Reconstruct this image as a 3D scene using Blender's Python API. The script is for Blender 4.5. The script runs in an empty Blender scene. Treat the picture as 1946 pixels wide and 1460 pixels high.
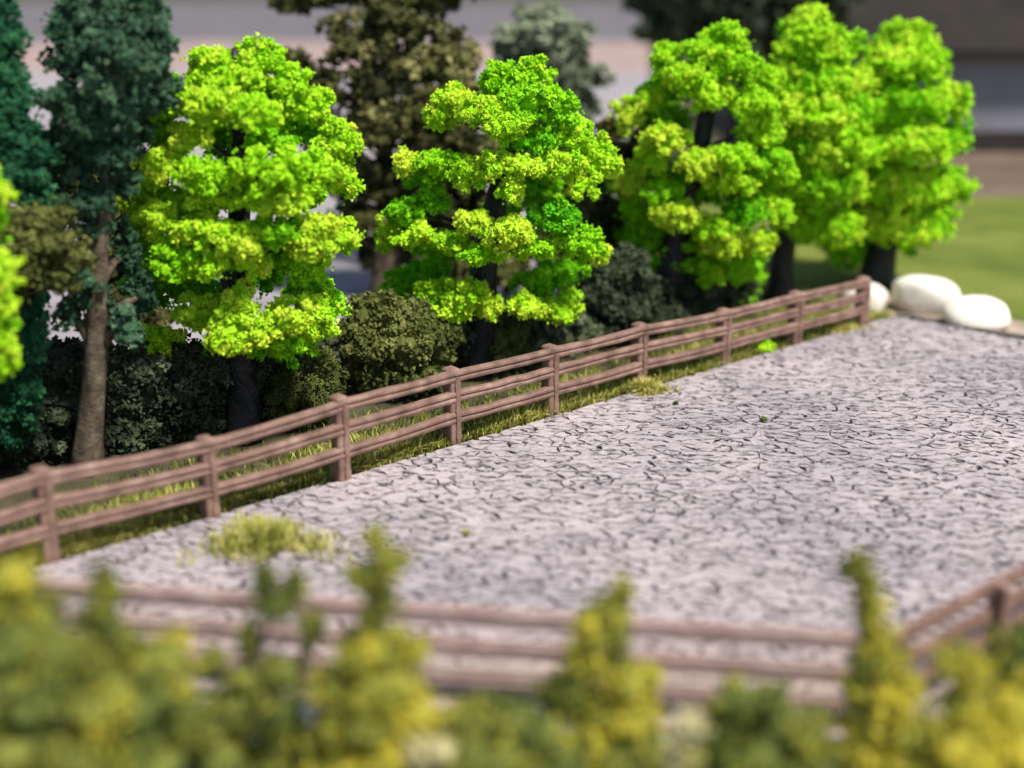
import bpy, math, random
import numpy as np
from mathutils import Vector, Matrix
R = math.radians
rnd = random.Random(7)
rng = np.random.default_rng(11)
sc = bpy.context.scene
col = sc.collection

# ------------------------------------------------------------------ camera
F, CX, CY, H, TH = 2800.0, 973.0, 730.0, 8.0, R(18.4)
cd = bpy.data.cameras.new('camera'); cam = bpy.data.objects.new('camera', cd); col.objects.link(cam)
cam.location = (0, 0, H); cam.rotation_euler = (R(90) - TH, 0, 0)
cd.sensor_width = 36.0; cd.lens = F / 1946.0 * 36.0
cd.clip_start = 0.1; cd.clip_end = 2000
cd.dof.use_dof = True; cd.dof.focus_distance = 22.9; cd.dof.aperture_fstop = 0.122
sc.camera = cam
# ------------------------------------------------------------------ light
SUN_EL, SUN_AZ = 60.0, 132.0      # azimuth clockwise from +Y: the sun stands behind the camera, a little to the right
w = bpy.data.worlds.new('World'); sc.world = w; w.use_nodes = True
nt = w.node_tree; bg = nt.nodes['Background']
sky = nt.nodes.new('ShaderNodeTexSky'); sky.sky_type = 'NISHITA'; sky.sun_disc = False
sky.sun_elevation = R(SUN_EL); sky.sun_rotation = R(SUN_AZ)
nt.links.new(sky.outputs[0], bg.inputs[0]); bg.inputs[1].default_value = 0.08
sl = bpy.data.lights.new('sun', 'SUN'); sl.energy = 3.9; sl.angle = R(7); sl.color = (1, .95, .88)
so = bpy.data.objects.new('sun', sl); col.objects.link(so)
a, e = R(SUN_AZ), R(SUN_EL)
sd = Vector((math.sin(a) * math.cos(e), math.cos(a) * math.cos(e), math.sin(e)))
so.rotation_euler = sd.to_track_quat('Z', 'Y').to_euler(); so.location = sd * 60
sc.view_settings.view_transform = 'Standard'; sc.view_settings.look = 'None'
sc.view_settings.exposure = 0.62; sc.view_settings.gamma = 1

# ------------------------------------------------------------------ layout helpers (photo pixel -> place)
cT, sT = math.cos(TH), math.sin(TH)
def ray(px, py):
    x = (px - CX) / F; u = (CY - py) / F
    return Vector((x, cT + u * sT, -sT + u * cT))
def W(px, py, z=0.0):                       # point at height z
    d = ray(px, py); t = (z - H) / d.z
    return Vector((0, 0, H)) + d * t
def P(px, py, Y):                           # point in the upright plane y = Y
    d = ray(px, py); t = Y / d.y
    return Vector((0, 0, H)) + d * t, t
def proj(p):
    p = np.asarray(p, float); x, y, z = p[..., 0], p[..., 1], p[..., 2] - H
    t = y * cT - z * sT; u = y * sT + z * cT
    return CX + F * x / t, CY - F * u / t, t

# ------------------------------------------------------------------ materials
def lin(c): 
    return tuple(((v / 255) / 12.92 if v / 255 <= .04045 else ((v / 255 + .055) / 1.055) ** 2.4) for v in c) + (1,)
def newmat(name, rough=.7, spec=.3):
    m = bpy.data.materials.new(name); m.use_nodes = True
    b = m.node_tree.nodes['Principled BSDF']; b.inputs['Roughness'].default_value = rough
    b.inputs['Specular IOR Level'].default_value = spec
    return m, m.node_tree, b
def noise(t, scale, detail=4, rough=.55, coord='Object', vec=None):
    n = t.nodes.new('ShaderNodeTexNoise'); n.inputs['Scale'].default_value = scale
    n.inputs['Detail'].default_value = detail; n.inputs['Roughness'].default_value = rough
    if vec is None:
        tc = t.nodes.new('ShaderNodeTexCoord'); t.links.new(tc.outputs[coord], n.inputs['Vector'])
    else: t.links.new(vec, n.inputs['Vector'])
    return n
def ramp(t, src, stops):
    r = t.nodes.new('ShaderNodeValToRGB'); el = r.color_ramp.elements
    while len(el) < len(stops): el.new(.5)
    for q, (p, c) in zip(el, stops): q.position = p; q.color = c if len(c) == 4 else c + (1,)
    t.links.new(src, r.inputs[0]); return r
def bump(t, b, src, s=.4, d=.02):
    n = t.nodes.new('ShaderNodeBump'); n.inputs['Strength'].default_value = s; n.inputs['Distance'].default_value = d
    t.links.new(src, n.inputs['Height']); t.links.new(n.outputs[0], b.inputs['Normal'])
def noisemat(name, stops, scale, rough=.8, bs=.4, bd=.02, spec=.25, bscale=None, detail=5):
    m, t, b = newmat(name, rough, spec)
    n = noise(t, scale, detail); r = ramp(t, n.outputs[0], stops); t.links.new(r.outputs[0], b.inputs['Base Color'])
    if bs:
        n2 = noise(t, bscale or scale * 4, 4); bump(t, b, n2.outputs[0], bs, bd)
    return m
def tintmat(name, stops, rough=.75, trans=.0, spec=.15):       # colour per crumb or leaf from the 'tint' attribute
    m, t, b = newmat(name, rough, spec)
    at = t.nodes.new('ShaderNodeAttribute'); at.attribute_name = 'tint'
    r = ramp(t, at.outputs['Fac'], stops); t.links.new(r.outputs[0], b.inputs['Base Color'])
    if trans:
        tr = t.nodes.new('ShaderNodeBsdfTranslucent'); mx = t.nodes.new('ShaderNodeMixShader'); mx.inputs[0].default_value = trans
        out = t.nodes['Material Output']
        t.links.new(r.outputs[0], tr.inputs[0]); t.links.new(b.outputs[0], mx.inputs[1]); t.links.new(tr.outputs[0], mx.inputs[2])
        t.links.new(mx.outputs[0], out.inputs[0])
    return m
M = {}
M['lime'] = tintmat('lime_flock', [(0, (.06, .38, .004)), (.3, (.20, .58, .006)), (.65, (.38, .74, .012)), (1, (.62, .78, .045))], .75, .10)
M['fir'] = tintmat('blue_green_flock', [(0, (.006, .034, .014)), (.5, (.018, .095, .038)), (1, (.06, .22, .09))], .8)
M['fir_dull'] = tintmat('dull_green_flock', [(0, (.014, .042, .020)), (.5, (.042, .10, .050)), (1, (.13, .22, .12))], .8)
M['olive'] = tintmat('olive_flock', [(0, (.022, .024, .007)), (.4, (.075, .078, .022)), (.7, (.17, .165, .055)), (1, (.32, .29, .11))], .85)
M['olive_green'] = tintmat('olive_green_flock', [(0, (.028, .036, .008)), (.5, (.10, .115, .026)), (1, (.26, .27, .08))], .85)
M['sage'] = tintmat('sage_flock', [(0, (.07, .08, .05)), (.5, (.17, .20, .125)), (1, (.27, .31, .20))], .9)
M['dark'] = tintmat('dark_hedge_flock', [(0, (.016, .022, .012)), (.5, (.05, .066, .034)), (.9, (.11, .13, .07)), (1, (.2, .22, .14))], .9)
M['shrub'] = tintmat('foreground_leaves', [(0, (.05, .065, .018)), (.3, (.16, .20, .045)), (.55, (.31, .32, .055)), (.8, (.52, .47, .06)), (1, (.76, .66, .08))], .7, .3)
M['cream'] = tintmat('cream_tuft', [(0, (.4, .36, .1)), (1, (.8, .72, .42))], .8, .2)
M['grass'] = tintmat('static_grass', [(0, (.03, .045, .008)), (.4, (.15, .18, .028)), (.75, (.42, .42, .07)), (1, (.74, .66, .25))], .65, .25)
M['bark'] = noisemat('black_bark', [(.3, (.004, .004, .005)), (.7, (.022, .019, .022))], 3, .45, .8, .05, .4, 12)
M['brown_bark'] = noisemat('brown_bark', [(.3, (.045, .033, .022)), (.55, (.14, .105, .068)), (.75, (.28, .23, .16))], 5, .8, .7, .03, .3, 16)

m, t, b = newmat('fence_plastic', .55, .35); M['fence'] = m
n = noise(t, 3.5, 6); r = ramp(t, n.outputs[0], [(.3, (.13, .073, .052)), (.55, (.25, .148, .112)), (.75, (.37, .24, .19))])
n2 = noise(t, 45, 2); r2 = ramp(t, n2.outputs[0], [(.70, (0, 0, 0)), (.76, (1, 1, 1))])
mx = t.nodes.new('ShaderNodeMix'); mx.data_type = 'RGBA'; t.links.new(r2.outputs[0], mx.inputs[0]); t.links.new(r.outputs[0], mx.inputs[6])
mx.inputs[7].default_value = (.55, .42, .38, 1); t.links.new(mx.outputs[2], b.inputs['Base Color'])
n3 = noise(t, 22, 4); bump(t, b, n3.outputs[0], .55, .02)

M['fence_pale'] = noisemat('overexposed_fence_plastic', [(.3, (.27, .175, .15)), (.55, (.38, .265, .23)), (.75, (.46, .34, .30))], 3.5, .6, .4, .02, .3, 22)  # paler copy of the fence plastic, overexposure painted into the near fence
m, t, b = newmat('pale_paving', .75, .3); M['stone'] = m
at = t.nodes.new('ShaderNodeAttribute'); at.attribute_name = 'tint'
r = ramp(t, at.outputs['Fac'], [(0, (.31, .272, .277)), (.5, (.44, .385, .39)), (1, (.57, .505, .51))])
tc = t.nodes.new('ShaderNodeTexCoord')
mp = t.nodes.new('ShaderNodeMapping'); mp.inputs['Scale'].default_value = (.45, 1, 1); t.links.new(tc.outputs['Object'], mp.inputs[0])
n = noise(t, 11, 6, .75, vec=mp.outputs[0]); r2 = ramp(t, n.outputs[0], [(.38, (.16, .15, .16)), (.44, (.66, .66, .66)), (.52, (1, 1, 1)), (.7, (1.1, 1.08, 1.08))])
mx = t.nodes.new('ShaderNodeMix'); mx.data_type = 'RGBA'; mx.blend_type = 'MULTIPLY'; mx.inputs[0].default_value = 1
t.links.new(r.outputs[0], mx.inputs[6]); t.links.new(r2.outputs[0], mx.inputs[7])
n4 = noise(t, .35, 3); r4 = ramp(t, n4.outputs[0], [(.38, (.84, .83, .86)), (.6, (1.06, 1.03, 1.02))])
mx2 = t.nodes.new('ShaderNodeMix'); mx2.data_type = 'RGBA'; mx2.blend_type = 'MULTIPLY'; mx2.inputs[0].default_value = 1
t.links.new(mx.outputs[2], mx2.inputs[6]); t.links.new(r4.outputs[0], mx2.inputs[7]); t.links.new(mx2.outputs[2], b.inputs['Base Color']); STONE = (m, t, b, tc, mx2)
n3 = noise(t, 13, 5, .7, vec=mp.outputs[0]); bump(t, b, n3.outputs[0], .8, .05)
M['joint'] = noisemat('dark_joint', [(.3, (.02, .018, .02)), (.7, (.07, .06, .065))], 8, .9)
M['soil'] = noisemat('model_soil', [(.3, (.03, .028, .015)), (.55, (.07, .065, .03)), (.75, (.12, .10, .06))], 1.2, .95, .6, .05)
M['shade_strip'] = noisemat('black_shade_strip', [(.3, (.012, .014, .018)), (.7, (.035, .04, .05))], 3, .8)  # near-black: shade at the foot of the long fence, put into the colour
M['asphalt'] = noisemat('blue_grey_asphalt', [(.3, (.13, .15, .21)), (.7, (.24, .26, .33))], 2, .85)
M['plaza'] = noisemat('pale_plaza', [(.3, (.22, .20, .205)), (.7, (.36, .33, .335))], .5, .85)
M['road'] = noisemat('grey_road', [(.3, (.10, .092, .098)), (.7, (.165, .15, .158))], .6, .85)
M['pink'] = noisemat('pink_brick_path', [(.3, (.26, .185, .16)), (.7, (.38, .28, .25))], .5, .85)
M['lawn'] = noisemat('flocked_lawn', [(.3, (.09, .12, .022)), (.55, (.155, .19, .036)), (.75, (.23, .235, .06))], .35, .95, .6, .05, .1, 20)
M['brown'] = noisemat('brown_earth', [(.3, (.08, .06, .04)), (.7, (.20, .14, .10))], .3, .95)
M['rock'] = noisemat('white_pebble', [(.25, (.55, .47, .38)), (.45, (.76, .70, .60)), (.8, (.84, .80, .72))], 1.2, .5, .25, .02, .4)
M['kerb'] = noisemat('grey_brown_kerb', [(.3, (.10, .085, .07)), (.7, (.24, .20, .17))], 2, .85)
M['tan'] = noisemat('tan_earth', [(.3, (.22, .17, .12)), (.7, (.42, .33, .26))], 1.2, .95)
M['greywall'] = noisemat('grey_render', [(.3, (.20, .20, .225)), (.7, (.27, .27, .30))], .4, .85, .2)
M['plinth'] = noisemat('dark_plinth', [(.3, (.02, .018, .016)), (.7, (.05, .04, .035))], .6, .85)
M['roof'] = noisemat('dark_roof', [(.3, (.010, .008, .006)), (.7, (.026, .02, .015))], .6, .8)

# ------------------------------------------------------------------ object helpers
def tag(o, label=None, cat=None, group=None, kind=None):
    if label: o['label'] = label
    if cat: o['category'] = cat
    if group: o['group'] = group
    if kind: o['kind'] = kind
    return o
def link(name, me, mat, parent=None):
    o = bpy.data.objects.new(name, me); col.objects.link(o)
    if mat is not None and not me.materials: me.materials.append(mat)
    if parent: o.parent = parent; o.matrix_parent_inverse = Matrix.Translation(-parent.location)
    return o
def empty(name, loc, label, cat, group=None):
    o = bpy.data.objects.new(name, None); col.objects.link(o); o.location = loc; o.empty_display_size = .3
    return tag(o, label, cat, group)
def trimesh(name, V, T, tint=None, smooth=False):
    V = np.ascontiguousarray(V, np.float32); T = np.ascontiguousarray(T, np.int32)
    me = bpy.data.meshes.new(name)
    me.vertices.add(len(V)); me.vertices.foreach_set('co', V.ravel())
    me.loops.add(T.size); me.loops.foreach_set('vertex_index', T.ravel())
    me.polygons.add(len(T)); me.polygons.foreach_set('loop_start', np.arange(0, T.size, 3, dtype=np.int32))
    me.polygons.foreach_set('use_smooth', np.full(len(T), smooth))
    if tint is not None:
        at = me.attributes.new('tint', 'FLOAT', 'POINT'); at.data.foreach_set('value', np.ascontiguousarray(np.clip(tint, 0, 1), np.float32))
    me.update(calc_edges=True); return me
def pymesh(name, V, Fs, smooth=False):
    me = bpy.data.meshes.new(name); me.from_pydata([tuple(v) for v in V], [], Fs); me.update()
    if smooth: me.polygons.foreach_set('use_smooth', [True] * len(me.polygons))
    return me
def boxgeo(x0, x1, y0, y1, z0, z1):
    V = [(x, y, z) for z in (z0, z1) for y in (y0, y1) for x in (x0, x1)]
    return V, [(0, 2, 3, 1), (4, 5, 7, 6), (0, 1, 5, 4), (2, 6, 7, 3), (0, 4, 6, 2), (1, 3, 7, 5)]
def sheet(name, pts, z, mat, th=0.0):
    V = [(p[0], p[1], z) for p in pts]; n = len(V); Fs = [tuple(range(n))]
    if th:
        V += [(p[0], p[1], z - th) for p in pts]
        Fs += [(i, i + n, (i + 1) % n + n, (i + 1) % n) for i in range(n)]
    me = pymesh(name, V, Fs)
    if me.polygons[0].normal.z < 0: me.flip_normals()
    return tag(link(name, me, mat), kind='structure')
def rot_rand(n):
    q = rng.normal(size=(n, 4)); q /= np.linalg.norm(q, axis=1)[:, None]
    a, b_, c, d = q.T
    return np.stack([1-2*(c*c+d*d), 2*(b_*c-a*d), 2*(b_*d+a*c), 2*(b_*c+a*d), 1-2*(b_*b_+d*d), 2*(c*d-a*b_), 2*(b_*d-a*c), 2*(c*d+a*b_), 1-2*(b_*b_+c*c)], 1).reshape(n, 3, 3)
BP = np.array([[.94, 0, -.33], [-.47, .82, -.33], [-.47, -.82, -.33], [0, 0, 1]]) * 1.15
BT = np.array([[0, 1, 3], [1, 2, 3], [2, 0, 3], [1, 0, 2]])
def crumbs(C, S, tint):                     # irregular foam crumbs
    n = len(C); Vv = BP[None] * rng.uniform(.55, 1.35, (n, 4, 1)) * S[:, None, None]
    Vv = np.einsum('nij,nkj->nki', rot_rand(n), Vv) + C[:, None, :]
    T = BT[None] + (np.arange(n) * 4)[:, None, None]
    return Vv.reshape(-1, 3), T.reshape(-1, 3), np.repeat(tint, 4)
LP = np.array([[0, -.5, 0], [.28, 0, .10], [0, .6, 0], [-.28, 0, .10]]); LT = np.array([[0, 1, 2], [0, 2, 3]])
def leaves(C, S, tint):
    n = len(C); Vv = LP[None] * rng.uniform(.7, 1.3, (n, 4, 1)) * S[:, None, None]
    Vv = np.einsum('nij,nkj->nki', rot_rand(n), Vv) + C[:, None, :]
    T = LT[None] + (np.arange(n) * 4)[:, None, None]
    return Vv.reshape(-1, 3), T.reshape(-1, 3), np.repeat(tint, 4)
def dirs(n, up=.0):
    d = rng.normal(size=(n, 3)); d[:, 2] += up; return d / np.linalg.norm(d, axis=1)[:, None]
def lump(d, ph, amp=.22):                   # smooth irregularity over directions
    s = np.sin(d @ ph[0] + ph[1, 0]) + .7 * np.sin(d @ ph[2] + ph[1, 1]) + .5 * np.sin(d @ ph[3] + ph[1, 2])
    return 1 + amp * s / 1.6
# unit sphere for the foam cores
NU, NV = 12, 8
_sv = [(0, 0, 1)] + [(math.sin(math.pi*j/NV)*math.cos(2*math.pi*i/NU), math.sin(math.pi*j/NV)*math.sin(2*math.pi*i/NU), math.cos(math.pi*j/NV)) for j in range(1, NV) for i in range(NU)] + [(0, 0, -1)]
SV = np.array(_sv); _t = []
for i in range(NU): _t += [(0, 1+i, 1+(i+1) % NU)]
for j in range(NV-2):
    for i in range(NU):
        a0 = 1+j*NU+i; a1 = 1+j*NU+(i+1) % NU; _t += [(a0, a0+NU, a1), (a1, a0+NU, a1+NU)]
for i in range(NU): _t += [(len(SV)-1, 1+(NV-2)*NU+(i+1) % NU, 1+(NV-2)*NU+i)]
ST = np.array(_t)
def mass(clumps, size, dens=1.0, fn=crumbs, core=.72, sub=.14, spread=.09, loose=.03):
    """clumps: (centre, (a,b,c), tint). Sub-blobs on a lumpy ellipsoid, crumbs on each sub-blob, a foam core inside."""
    Vs, Ts, Cs = [], [], []; off = 0
    def add(v, t_, c):
        nonlocal off
        Vs.append(v); Ts.append(t_ + off); Cs.append(c); off += len(v)
    for c, rad, tt in clumps:
        c = np.array(c); rad = np.array(rad); ph = rng.normal(size=(4, 3)) * 2.6
        area = 4 * math.pi * ((rad[0]*rad[1])**1.6/3 + (rad[0]*rad[2])**1.6/3 + (rad[1]*rad[2])**1.6/3) ** (1/1.6)
        sb = min(sub, .55 * rad.min()) if sub else .1
        nsub = max(8, int(area / (sb * sb) * .42))
        d = dirs(nsub, .15); r = lump(d, ph) * rng.uniform(.60, 1.08, nsub)
        keep = rng.random(nsub) > .10
        sc_ = c + d * rad * r[:, None]; sc_ = sc_[keep]; nsub = len(sc_)
        sr = sb * rng.uniform(.55, 1.15, nsub); st = tt + rng.normal(0, spread, nsub)
        ncr = max(5, int(dens * 2.6 * sb * sb * 4 / (size * size)))
        dd = dirs(nsub * ncr, .25); C = np.repeat(sc_, ncr, 0) + dd * (np.repeat(sr, ncr) * rng.uniform(.45, 1.0, nsub*ncr))[:, None]
        S = size * rng.uniform(.55, 1.2, len(C)) * .62
        add(*fn(C, S, np.repeat(st, ncr) + rng.normal(0, .045, len(C))))
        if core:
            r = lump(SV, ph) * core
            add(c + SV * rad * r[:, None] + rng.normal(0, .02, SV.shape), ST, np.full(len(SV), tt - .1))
        nl = int(loose * nsub * ncr)
        if nl:
            d = dirs(nl); C = c + d * rad * (lump(d, ph) * rng.uniform(1.0, 1.25, nl))[:, None]
            add(*fn(C, size * rng.uniform(.3, .6, nl), tt + rng.normal(0, .15, nl)))
    return np.concatenate(Vs), np.concatenate(Ts), np.concatenate(Cs)
def tube(path, radii, n=12, ridge=.0, seed=0, cap=True):
    rs = random.Random(seed); ph = [rs.uniform(0, 6.3) for _ in range(4)]
    V, Fs = [], []; path = [Vector(p) for p in path]
    for k, p in enumerate(path):
        d = (path[min(k+1, len(path)-1)] - path[max(k-1, 0)]).normalized()
        q = d.to_track_quat('Z', 'Y')
        for i in range(n):
            an = 2*math.pi*i/n
            rr = radii[k] * (1 + ridge * (.6*math.sin(5*an + ph[0] + k*.15) + .4*math.sin(9*an + ph[1] - k*.3) + .3*rs.uniform(-1, 1)))
            V.append(p + q @ Vector((math.cos(an)*rr, math.sin(an)*rr, 0)))
    for k in range(len(path)-1):
        for i in range(n): Fs.append((k*n+i, k*n+(i+1) % n, (k+1)*n+(i+1) % n, (k+1)*n+i))
    if cap: Fs.append(tuple((len(path)-1)*n+i for i in range(n))); Fs.append(tuple(reversed(range(n))))
    return V, Fs
def interp(p, q, s): return Vector(p) * (1-s) + Vector(q) * s

# ------------------------------------------------------------------ the ground and its surfaces
LE0, LE1 = W(100, 1070), W(1640, 622)                  # line of the left fence's post bases
u = (LE1 - LE0).normalized(); nrm = Vector((u.y, -u.x, 0))   # nrm points to the lot
edge_a = LE0 - u * 5 + nrm * .10; edge_b = W(1700, 603)
far_b = W(1946, 650); far_dir = (far_b - edge_b).normalized()
RFa, RFb = W(1722, 1200, 1.05), W(1946, 1080, 1.05)    # right fence top rail
FFa, FFb = W(60, 1112, 1.05), W(1645, 1218, 1.05)      # front fence top rail
for v in (RFa, RFb, FFa, FFb): v.z = 0
def isect(p, d, q, e_):
    det = d.x * -e_.y + e_.x * d.y
    s = ((q.x-p.x) * -e_.y + e_.x * (q.y-p.y)) / det
    return p + d * s
rdir = (RFb - RFa).normalized(); fdir = (FFb - FFa).normalized()
corner = isect(FFb, fdir, RFa, rdir)
far_corner = isect(edge_b, far_dir, corner, rdir)
left_corner = isect(edge_a, u, FFa, fdir)
out = Vector((fdir.y, -fdir.x, 0))
rdir_out = Vector((rdir.y, -rdir.x, 0))
lot_c = isect(corner + out*.16, fdir, corner + rdir_out*.25, rdir)
lot = [isect(edge_a, u, FFa + out*.16, fdir), lot_c, isect(edge_b, far_dir, lot_c, rdir), edge_b]
sheet('ground', [(-300, -60), (300, -60), (300, 600), (-300, 600)], -.06, M['soil'])
bed = sheet('paved_lot', lot, 0.0, M['joint'], .05)
sheet('shade_strip', [lot[0] - u*2, lot[3], lot[3] - nrm*.24, lot[0] - u*2 - nrm*.24], -.05, M['shade_strip'])  # added dark strip painting the shadow line between grass and paving
sheet('path', [left_corner - fdir*6 + out*.2, corner + fdir*14 + out*.2 , corner + fdir*14 + out*2.3, left_corner - fdir*6 + out*2.3], -.02, M['asphalt'], .03)
# far surfaces seen blurred behind the trees
def row(y, x0, x1): return [W(x0, y), W(x1, y)]
def band(name, y0, y1, x0, x1, z, mat):
    a1, b1 = W(x0, y0), W(x1, y0); a2, b2 = W(x0, y1), W(x1, y1)
    return sheet(name, [a1, b1, b2, a2], z, mat)
sheet('plaza', [W(-500, 690), W(560, 700), W(1000, 610), W(1235, 540), W(1235, 135), W(-500, 135)], -.045, M['plaza'])
band('brick_path', 135, 78, -700, 1235, -.042, M['pink'])
band('road', 78, 2, -900, 1235, -.046, M['road'])
band('lawn', 640, 372, 1240, 2400, -.045, M['lawn'])
band('brown_earth', 372, 288, 1240, 2500, -.042, M['brown'])
ev = Vector((far_dir.y * -1, far_dir.x, 0));  ev = ev if ev.y > 0 else -ev
sheet('verge', [edge_b + ev*.16 - far_dir*.8, far_corner + ev*.16, far_corner + ev*1.3, edge_b + ev*1.5 - far_dir*1.2], -.03, M['tan'])

# dusty tan stain on the setts along the near fence
m, t, b, tc, mx2 = STONE
dn = t.nodes.new('ShaderNodeVectorMath'); dn.operation = 'DOT_PRODUCT'; t.links.new(tc.outputs['Object'], dn.inputs[0]); dn.inputs[1].default_value = tuple(out)
mr = t.nodes.new('ShaderNodeMapRange'); mr.inputs['From Min'].default_value = corner.dot(out) - 2.4; mr.inputs['From Max'].default_value = corner.dot(out) - .2
t.links.new(dn.outputs['Value'], mr.inputs['Value'])
ns = noise(t, .9, 4); rs_ = ramp(t, ns.outputs[0], [(.35, (.25, .25, .25)), (.62, (1, 1, 1))])
ml = t.nodes.new('ShaderNodeMath'); ml.operation = 'MULTIPLY'; t.links.new(mr.outputs[0], ml.inputs[0]); t.links.new(rs_.outputs[0], ml.inputs[1])
mx3 = t.nodes.new('ShaderNodeMix'); mx3.data_type = 'RGBA'; t.links.new(ml.outputs[0], mx3.inputs[0]); t.links.new(mx2.outputs[2], mx3.inputs[6]); mx3.inputs[7].default_value = (.50, .38, .30, 1)
t.links.new(mx3.outputs[2], b.inputs['Base Color'])
# ---- kerb along the far edge of the lot
kb = empty('kerb', edge_b, 'grey brown kerb along the far edge of the paved lot', 'kerb')
L = (far_corner - edge_b).length; nk = int(L / 1.1)
for i in range(nk):
    V, Fs = boxgeo(-.54, .54, -.08, .08, -.05, .09 + rnd.uniform(-.01, .01)); c = edge_b + far_dir * (1.1*(i+.5)) + ev*.09
    me = pymesh('kerb_stone', [c + far_dir*v[0] + ev*v[1] + Vector((0, 0, v[2])) for v in V], Fs)
    link('kerb_stone', me, M['kerb'], kb)

# ------------------------------------------------------------------ paving stones: irregular setts as cut cells
def in_lot(p, m=0.0):
    n = len(lot)
    for i in range(n):
        a_, b_ = lot[i], lot[(i+1) % n]
        cr = (b_.x-a_.x)*(p[1]-a_.y) - (b_.y-a_.y)*(p[0]-a_.x)
        if cr < m * (b_-a_).length: return False
    return True
def clip(poly, nx, ny, c, tag_=0):         # keep nx*x+ny*y<=c; each vertex carries the kind of the edge it starts
    o = []; n = len(poly)
    for i in range(n):
        p, q = poly[i], poly[(i+1) % n]; dp = nx*p[0]+ny*p[1]-c; dq = nx*q[0]+ny*q[1]-c
        if dp <= 0: o.append(p)
        if dp * dq < 0:
            k = dp/(dp-dq); o.append((p[0]+(q[0]-p[0])*k, p[1]+(q[1]-p[1])*k, tag_ if dp < 0 else p[2]))
    return o
ax, ay = rdir, Vector((-rdir.y, rdir.x, 0))
GX, GY = .25, .165
seeds = {}
seams = [(W(1432, 1190), W(1450, 700)), (W(1572, 1150), W(1582, 640))]
org = corner
def cellxy(i, j):
    if (i, j) not in seeds:
        k = (i * 92837111) ^ (j * 689287499); rr = random.Random(k)
        px = (i + .5*(j % 2) + rr.uniform(-.46, .46)) * GX; py = (j + rr.uniform(-.46, .46)) * GY
        seeds[(i, j)] = (px, py)
    return seeds[(i, j)]
# world axes: x across the picture, y into it (setts run across)
xs = [p.x for p in lot]; ys = [p.y for p in lot]
stones = []
edges = []
for i in range(4):
    a_, b_ = lot[i], lot[(i+1) % 4]; dx, dy = b_.x-a_.x, b_.y-a_.y; l = math.hypot(dx, dy)
    edges.append((dy/l, -dx/l, (dy*a_.x - dx*a_.y)/l - .02))     # outside when > c
for j in range(int(min(ys)/GY)-2, int(max(ys)/GY)+3):
    for i in range(int(min(xs)/GX)-2, int(max(xs)/GX)+3):
        p = cellxy(i, j)
        if not in_lot(p, -.1): continue
        qx, qy, t_ = proj((p[0], p[1], 0))
        if qx < -160 or qx > 2120 or qy > 1560: continue
        poly = [(p[0]-1, p[1]-1, 0), (p[0]+1, p[1]-1, 0), (p[0]+1, p[1]+1, 0), (p[0]-1, p[1]+1, 0)]
        for dj in (-2, -1, 0, 1, 2):
            for di in (-2, -1, 0, 1, 2):
                if di == dj == 0: continue
                q = cellxy(i+di, j+dj); nx, ny = q[0]-p[0], q[1]-p[1]
                d2 = math.hypot(nx, ny); 
                if d2 < 1e-4: continue
                hs_ = math.sin(abs(p[0]*q[0])*91.7 + (p[1]+q[1])*57.3 + (p[0]+q[0])*33.1) * 9631.7; hs_ -= math.floor(hs_)
                opn = 1 if hs_ < .22 + .70*(ny/d2)**2 else 0; g = .0065 if opn else -.0006
                poly = clip(poly, nx/d2, ny/d2, (nx*(p[0]+q[0])/2 + ny*(p[1]+q[1])/2)/d2 - g, opn)
                if len(poly) < 3: break
            if len(poly) < 3: break
        for ex, ey, c_ in edges:
            if len(poly) >= 3: poly = clip(poly, ex, ey, c_)
        if len(poly) < 3: continue
        pieces = [poly]
        for s0, s1 in seams:
            if rnd.random() < .55: continue
            dx, dy = s1.x-s0.x, s1.y-s0.y; l = math.hypot(dx, dy); nx, ny = dy/l, -dx/l; c_ = nx*s0.x+ny*s0.y
            pieces = [k_ for pc in pieces for k_ in (clip(pc, nx, ny, c_-.002), clip(pc, -nx, -ny, -(c_+.002))) if len(k_) > 2]
        for pc in pieces:
            pa = .5*abs(sum(pc[k][0]*pc[(k+1) % len(pc)][1]-pc[(k+1) % len(pc)][0]*pc[k][1] for k in range(len(pc))))
            if pa > .004: stones.append((p, pc, t_, qx, qy))
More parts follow.
